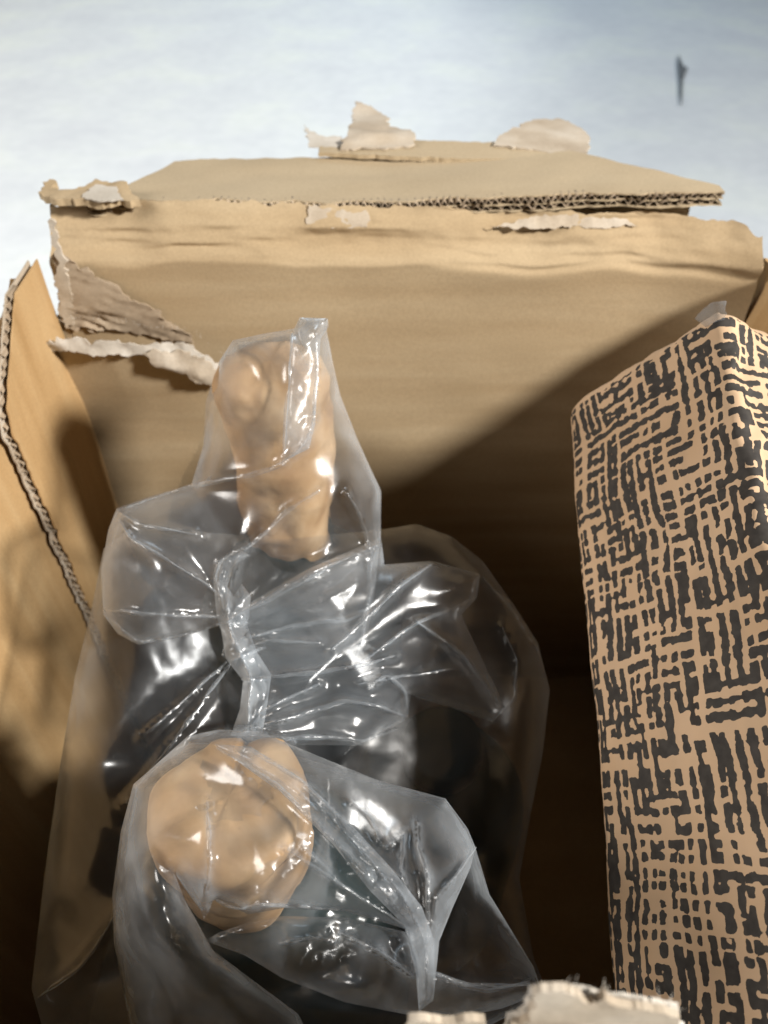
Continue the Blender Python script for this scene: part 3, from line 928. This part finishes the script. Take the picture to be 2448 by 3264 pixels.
# gathered strip that runs down the knot
K_OUT = [(760, 1752, .280), (700, 1785, .276), (680, 1850, .273), (690, 1960, .270), (705, 2010, .268), (720, 2100, .266), (775, 2170, .263), (765, 2260, .259), (735, 2345, .256), (835, 2345, .256), (850, 2260, .259), (865, 2150, .263), (820, 2080, .266),
         (790, 2000, .269), (800, 1900, .272), (770, 1860, .274), (745, 1900, .274), (725, 1870, .275), (745, 1800, .278), (800, 1770, .281)]
film('gathered_strip', K_OUT, FILM_MILK, bagA, bulge=0.006, D=50, ridges=[([(720, 1820), (730, 2000), (800, 2160), (790, 2340)], 0.003, 10), ([(700, 1990), (790, 1985)], 0.002, 8), ([(730, 2110), (850, 2060)], 0.002, 8), ([(770, 2165), (862, 2165)], 0.002, 8)],
     crumple=((50, 0.003), (25, 0.001)), seed=15, step=9)
# heat-sealed tab at the tip
T_OUT = [(925, 1075, .262), (955, 1012, .260), (1045, 1015, .260), (1048, 1040, .261), (1022, 1080, .262), (1005, 1350, .262), (985, 1430, .262), (905, 1470, .262), (915, 1300, .258)]
film('sealed_seam', T_OUT, FILM_MILK, bagA, bulge=0.004, D=40, crumple=((60, 0.0025), (25, 0.0008)), seed=16, step=9)

# ---- second bag
B_FRONT = [(600, 2345, .206), (700, 2325, .207), (830, 2332, .208), (1010, 2408, .208), (1200, 2485, .205), (1420, 2545, .198), (1490, 2640, .193), (1515, 2700, .190), (1500, 2765, .187), (1440, 2900, .181), (1400, 3000, .176), (1382, 3185, .168),
           (1335, 3225, .166), (1325, 3100, .169), (1290, 2960, .174), (1100, 2905, .178), (900, 2895, .180), (790, 2915, .181), (740, 2890, .182), (680, 2868, .182), (668, 2900, .182), (652, 2935, .182), (640, 2900, .183), (605, 2855, .184), (555, 2780, .187), (590, 2870, .188),
           (680, 3030, .192), (800, 3120, .198), (950, 3230, .204), (1050, 3420, .21), (430, 3420, .218), (395, 3150, .213), (362, 3000, .211), (358, 2850, .210), (385, 2650, .209), (425, 2500, .208), (510, 2425, .207)]
B_RIDGES = [
    ([(690, 2380), (880, 2500), (1060, 2670), (1200, 2810), (1300, 2930)], 0.004, 14),
    ([(760, 2372), (980, 2500), (1150, 2680), (1280, 2800), (1330, 2900)], 0.004, 12),
    ([(1330, 2620), (1335, 2700), (1365, 2800), (1362, 2950), (1355, 3150)], 0.006, 12),
    ([(1515, 2700), (1450, 2790), (1390, 2860), (1370, 3000)], 0.005, 12),
    ([(900, 2700), (1000, 2760), (1100, 2830), (1290, 2950)], 0.005, 10),
    ([(690, 2870), (770, 2900), (830, 2880), (960, 2890), (1080, 2900)], 0.004, 8),
    ([(960, 2690), (1010, 2740), (1070, 2800)], 0.004, 8),
    ([(660, 2550), (665, 2650), (670, 2740), (655, 2850)], 0.0035, 9),
    ([(1120, 2550), (1180, 2600), (1210, 2680)], 0.004, 9),
    ([(1230, 2700), (1290, 2650), (1280, 2780)], 0.004, 9),
]
film('film', B_FRONT, FILM, bagB, bulge=0.024, D=170, ridges=B_RIDGES, crumple=((160, 0.004), (80, 0.0006)), seed=22, step=12)
B_LOW = [(658, 2995, .186), (700, 2972, .184), (770, 2948, .182), (900, 2920, .180), (1100, 2925, .178), (1290, 2970, .174), (1330, 3080, .172), (1420, 3110, .176), (1560, 3150, .186), (1690, 3125, .196), (1730, 3165, .198), (1600, 3215, .190), (1450, 3245, .182),
         (1300, 3235, .178), (1100, 3195, .180), (900, 3118, .183), (780, 3045, .186), (670, 3005, .188)]
film('torn_film', B_LOW, FILM, bagB, bulge=0.008, D=90, ridges=[([(890, 3010), (1000, 2985), (1080, 3000)], 0.004, 9), ([(1080, 2970), (1200, 3030), (1320, 3110)], 0.005, 10), ([(1330, 3080), (1480, 3140), (1690, 3140)], 0.005, 12), ([(1060, 3060), (1085, 2960)], 0.003, 8)],
     crumple=((110, 0.005), (45, 0.0015)), seed=25, step=12)
B_BACK = [(600, 2368, .206), (820, 2372, .208), (1000, 2425, .208), (1200, 2485, .205), (1420, 2545, .198), (1515, 2700, .190), (1560, 2850, .20), (1700, 3080, .215), (1735, 3180, .215), (1500, 3300, .20), (1000, 3400, .20), (430, 3350, .215), (362, 3000, .211), (385, 2650, .209), (425, 2500, .208)]
film('film', B_BACK, FILM, bagB, bulge=0.055, D=260, crumple=((170, 0.008),), seed=27, side=1, step=22, clamp=False,
     ridges=[([(1330, 2800), (1420, 2900), (1480, 3150)], 0.006, 20), ([(1530, 2800), (1480, 3000), (1500, 3230)], 0.005, 18)])
S_OUT = [(680, 2372, .196), (800, 2380, .196), (960, 2480, .192), (1130, 2640, .186), (1250, 2770, .181), (1345, 2890, .174), (1385, 3000, .168), (1380, 3190, .164), (1335, 3225, .163), (1330, 3080, .166), (1290, 2950, .171), (1180, 2840, .177), (1060, 2690, .184), (900, 2530, .190)]
film('gathered_seam', S_OUT, FILM_MILK, bagB, bulge=0.003, D=40, ridges=[([(760, 2400), (1050, 2600), (1280, 2850), (1355, 3000), (1358, 3200)], 0.0025, 10)], crumple=((55, 0.003), (28, 0.001)), seed=29, step=9)

# ------------------------------------------------------------------ patterned package
A3 = P(1806, 1285, 0.290); C3 = P(1962, 3250, 0.208)
ax = A3 - C3; ax /= np.linalg.norm(ax)
dB = ray(2300, 962)
# B: on its ray, at right angles to the axis through A
tB = ((A3 - np.array([0, 0, CZ])) @ ax) / (dB @ ax)
B3 = P(2300, 962, tB)
wv = B3 - A3; FW = np.linalg.norm(wv); wv /= FW
nv = np.cross(wv, ax); nv /= np.linalg.norm(nv)
if nv[2] < 0: nv = -nv
print('package', A3, B3, C3, 'face', FW, 'n', nv, 'axis', ax)

def pattern_raster(W, H, res, seed):
    """printed rows of bars, dots and combs; returns a soft field, > 0.5 is ink"""
    rs = np.random.RandomState(seed)
    nx, ny = int(W / res), int(H / res)
    img = np.zeros((ny, nx), np.float32)
    px, py = 0.0033, 0.0038
    cx, cy = int(W / px) + 1, int(H / py) + 1
    zone = np.zeros((cy, cx), int)
    def split(x0, y0, x1, y1):
        w, h = x1 - x0, y1 - y0
        if w > 7 or h > 7 or ((w > 3 or h > 4) and rs.rand() < 0.5):
            if w * rs.uniform(0.7, 1.4) > h and w > 3:
                m = rs.randint(x0 + 1, x1); split(x0, y0, m, y1); split(m, y0, x1, y1); return
            elif h > 3:
                m = rs.randint(y0 + 1, y1); split(x0, y0, x1, m); split(x0, m, x1, y1); return
        zone[y0:y1, x0:x1] = rs.choice([0, 1, 2, 3], p=[0.36, 0.24, 0.09, 0.31])
    split(0, 0, cx, cy)
    pv = np.array([0.76, 0.05, 0.08, 0.52]); ph = np.array([0.05, 0.76, 0.10, 0.42])
    def rect(x0, y0, x1, y1):
        a, b = int(x0 / res), int(x1 / res) + 1
        c, d = int(y0 / res), int(y1 / res) + 1
        a, c = max(a, 0), max(c, 0)
        img[c:d, a:b] = 1
    colx = np.arange(cx) * px + rs.uniform(-0.0008, 0.0008, cx)
    rowy = np.arange(cy) * py + rs.uniform(-0.0009, 0.0009, cy)
    for j in range(cy):
        for i in range(cx):
            if rs.rand() < 0.05: continue
            z = zone[j, i]
            w = rs.uniform(0.0014, 0.0025); h = rs.uniform(0.0018, 0.0030)
            if z == 2: w *= 0.95; h *= 0.9
            x, y = colx[i] + px / 2, rowy[j] + py / 2
            rect(x - w / 2, y - h / 2, x + w / 2, y + h / 2)
            if rs.rand() < pv[z] and j + 1 < cy and zone[j + 1, i] == z:
                ww = rs.uniform(0.0010, 0.0023); o = rs.uniform(-0.0004, 0.0004)
                rect(x - ww / 2 + o, y, x + ww / 2 + o, rowy[j + 1] + py / 2)
            if rs.rand() < ph[z] and i + 1 < cx and zone[j, i + 1] == z:
                hh = rs.uniform(0.0009, 0.0021); o = rs.uniform(-0.0005, 0.0005)
                rect(x, y - hh / 2 + o, colx[i + 1] + px / 2, y + hh / 2 + o)
    # soften and roughen the outlines
    fy = np.fft.fftfreq(ny)[:, None]; fx_ = np.fft.rfftfreq(nx)[None, :]
    def blur(a, s):
        return np.fft.irfft2(np.fft.rfft2(a) * np.exp(-2 * (math.pi * s) ** 2 * (fx_ ** 2 + fy ** 2)), s=a.shape)
    s = 0.00030 / res
    img = blur(img, s)
    n1 = blur(rs.randn(ny, nx), 0.00065 / res); n1 /= n1.std()
    n2 = blur(rs.randn(ny, nx), 0.00033 / res); n2 /= n2.std()
    return img + 0.155 * n1 + 0.075 * n2 - 0.025

def build_package():
    t = thing('wrapped_package', 'kraft paper package printed with dark block pattern leaning along the box wall', 'package', tuple(C3 - np.array([0, 0, 0.08])))
    L0, L1 = -0.012, 0.0
    LEN = np.linalg.norm(A3 - C3)
    SIDE = 0.066
    rl = 0.013      # rounding of the left edge
    rf = 0.0035     # the sharper fold
    # cross-section path, 2-D: p along wv, q along nv; the printed face is q = 0 from p=-? to FW
    path = []
    p_left = -0.0062
    path.append((p_left, -SIDE))
    path.append((p_left, -rl))
    for k in range(1, 24):
        an = math.pi - k / 24 * math.pi / 2
        path.append((p_left + rl + rl * math.cos(an), -rl + rl * math.sin(an)))
    path.append((p_left + rl, 0))
    path.append((FW - rf, 0.0))
    for k in range(1, 10):
        an = math.pi / 2 - k / 10 * math.pi / 2
        path.append((FW - rf + rf * math.cos(an), -rf + rf * math.sin(an)))
    path.append((FW, -rf))
    path.append((FW, -SIDE))
    path = np.array(path)
    seg = np.linalg.norm(np.diff(path, axis=0), axis=1)
    cum = np.concatenate([[0], np.cumsum(seg)])
    W = cum[-1]
    s = np.arange(0, W, 0.0004)
    l = np.arange(-0.004, LEN + 0.0001, 0.0004)
    H = l[-1] - l[0]
    res = 0.00025
    fld = pattern_raster(W + 0.01, H + 0.01, res, 5)
    pp = np.stack([np.interp(s, cum, path[:, 0]), np.interp(s, cum, path[:, 1])], -1)
    tan = np.gradient(pp, axis=0); tan /= np.linalg.norm(tan, axis=1, keepdims=True)
    nn = np.stack([-tan[:, 1], tan[:, 0]], -1)
    Sg, Lg = np.meshgrid(s, l)
    wr = 0.0010 * noise2(Sg * 30, Lg * 18, 201, 4) + 0.0010 * noise2(Sg * 110, Lg * 40, 202, 3) * 0.5
    fold_s = cum[-3]
    fd = np.exp(-((Sg - fold_s) / 0.008) ** 2)
    wr += fd * 0.0022 * noise2(Sg * 60, Lg * 55, 203, 3)
    # end rounds off and crumples
    endr = np.clip((Lg - (LEN - 0.006)) / 0.006, 0, 1)
    wr -= endr ** 2 * 0.004
    wr += endr * 0.001 * noise2(Sg * 150, Lg * 150, 204, 2)
    PX = pp[None, :, 0] + nn[None, :, 0] * wr
    QX = pp[None, :, 1] + nn[None, :, 1] * wr
    X = C3 + PX[..., None] * wv + QX[..., None] * nv + Lg[..., None] * ax
    # sample the print
    val0 = LEN - 0.0055 + 0.0012 * noise1(s * 200, 9, 3)
    wx_ = 0.0012 * noise2(Sg * 45, Lg * 45, 205, 2); wy_ = 0.0012 * noise2(Sg * 45, Lg * 45, 206, 2)
    i = np.clip(((Sg + 0.003 + wx_) / res), 0, fld.shape[1] - 2); j = np.clip(((Lg - l[0] + wy_) / res), 0, fld.shape[0] - 2)
    val = fld[j.astype(int), i.astype(int)]
    val = np.where(Lg > val0[None, :], 0.0, val)
    ny, nx = Sg.shape
    idx = np.arange(ny * nx).reshape(ny, nx)
    q = np.stack([idx[:-1, :-1], idx[:-1, 1:], idx[1:, 1:], idx[1:, :-1]], -1).reshape(-1, 4)
    verts = X.reshape(-1, 3)
    faces = q.tolist()
    base = len(verts)
    # closing faces: underside and the two ends
    faces.append([int(idx[0, 0]), int(idx[-1, 0]), int(idx[-1, -1]), int(idx[0, -1])])
    faces.append([int(k) for k in idx[0, ::-1]])
    faces.append([int(k) for k in idx[-1, :]])
    m, nt, N, Lk, bs = new_mat('printed_kraft_paper')
    at = N.new('ShaderNodeAttribute'); at.attribute_name = 'ink'
    rp = ramp(N, [(0.475, (0, 0, 0)), (0.525, (1, 1, 1))])
    Lk.new(at.outputs['Fac'], rp.inputs[0])
    tc = N.new('ShaderNodeTexCoord')
    n1 = N.new('ShaderNodeTexNoise'); n1.inputs['Scale'].default_value = 30; n1.inputs['Detail'].default_value = 5
    Lk.new(tc.outputs['Object'], n1.inputs['Vector'])
    r1 = ramp(N, [(0.3, (0.58, 0.39, 0.235)), (0.7, (0.68, 0.475, 0.305))])
    Lk.new(n1.outputs['Fac'], r1.inputs[0])
    n2 = N.new('ShaderNodeTexNoise'); n2.inputs['Scale'].default_value = 350; n2.inputs['Detail'].default_value = 4
    Lk.new(tc.outputs['Object'], n2.inputs['Vector'])
    r2 = ramp(N, [(0.3, (0.034, 0.029, 0.026)), (0.75, (0.066, 0.058, 0.050))])
    Lk.new(n2.outputs['Fac'], r2.inputs[0])
    mx = N.new('ShaderNodeMix'); mx.data_type = 'RGBA'
    Lk.new(rp.outputs[0], mx.inputs[0]); Lk.new(r1.outputs[0], mx.inputs[6]); Lk.new(r2.outputs[0], mx.inputs[7])
    Lk.new(mx.outputs[2], bs.inputs['Base Color'])
    bs.inputs['Roughness'].default_value = 0.7
    bs.inputs['Specular IOR Level'].default_value = 0.3
    b = N.new('ShaderNodeBump'); b.inputs['Strength'].default_value = 0.2; b.inputs['Distance'].default_value = 0.0008
    Lk.new(n1.outputs['Fac'], b.inputs['Height']); Lk.new(b.outputs[0], bs.inputs['Normal'])
    o = mesh_obj('paper_wrap', verts, faces, m, t)
    atr = o.data.attributes.new('ink', 'FLOAT', 'POINT')
    atr.data.foreach_set('value', val.reshape(-1).astype(np.float32))
    # clear tape over the upper corner
    ol = np.array([(FW - 0.006, LEN - 0.006), (FW + 0.000, LEN - 0.007), (FW + 0.001, LEN + 0.0), (FW - 0.005, LEN + 0.0008), (FW - 0.009, LEN - 0.001)])
    torn_patch('tape', ol, lambda a, c: C3 + a[:, None] * wv + c[:, None] * ax + (0.0012 - 4.0 * np.clip(a - FW + 0.002, 0, 1) ** 2 * 60)[:, None] * nv, FILM_FOLD, t, 0.0002, 88, 0.0002, 0.001, 0.0002)
    return t
build_package()

# ------------------------------------------------------------------ fleck on the floor
c = on_z(2172, 235, 0.0)
t = [(-0.002, 0.12), (0.004, 0.06), (0.010, 0.03), (0.017, 0.028), (0.012, 0.0), (0.006, -0.05), (0.0045, -0.2), (0.003, -0.2), (0.0, -0.05), (-0.002, 0.0), (-0.003, 0.05)]
ol = np.array([(c[0] + a - 0.005 + b_ * c[0] / (c[1] + CZ), c[1] + b_) for a, b_ in t])
o = torn_patch('dark_scrap', ol, lambda x, y: np.stack([x, y, 0.003 + 0.0 * x], -1), DARK, None, 0.002, 300, 0.0006, 0.004, 0.0003)
o['label'] = 'small dark sliver of debris lying on the pale floor'
o['category'] = 'debris'
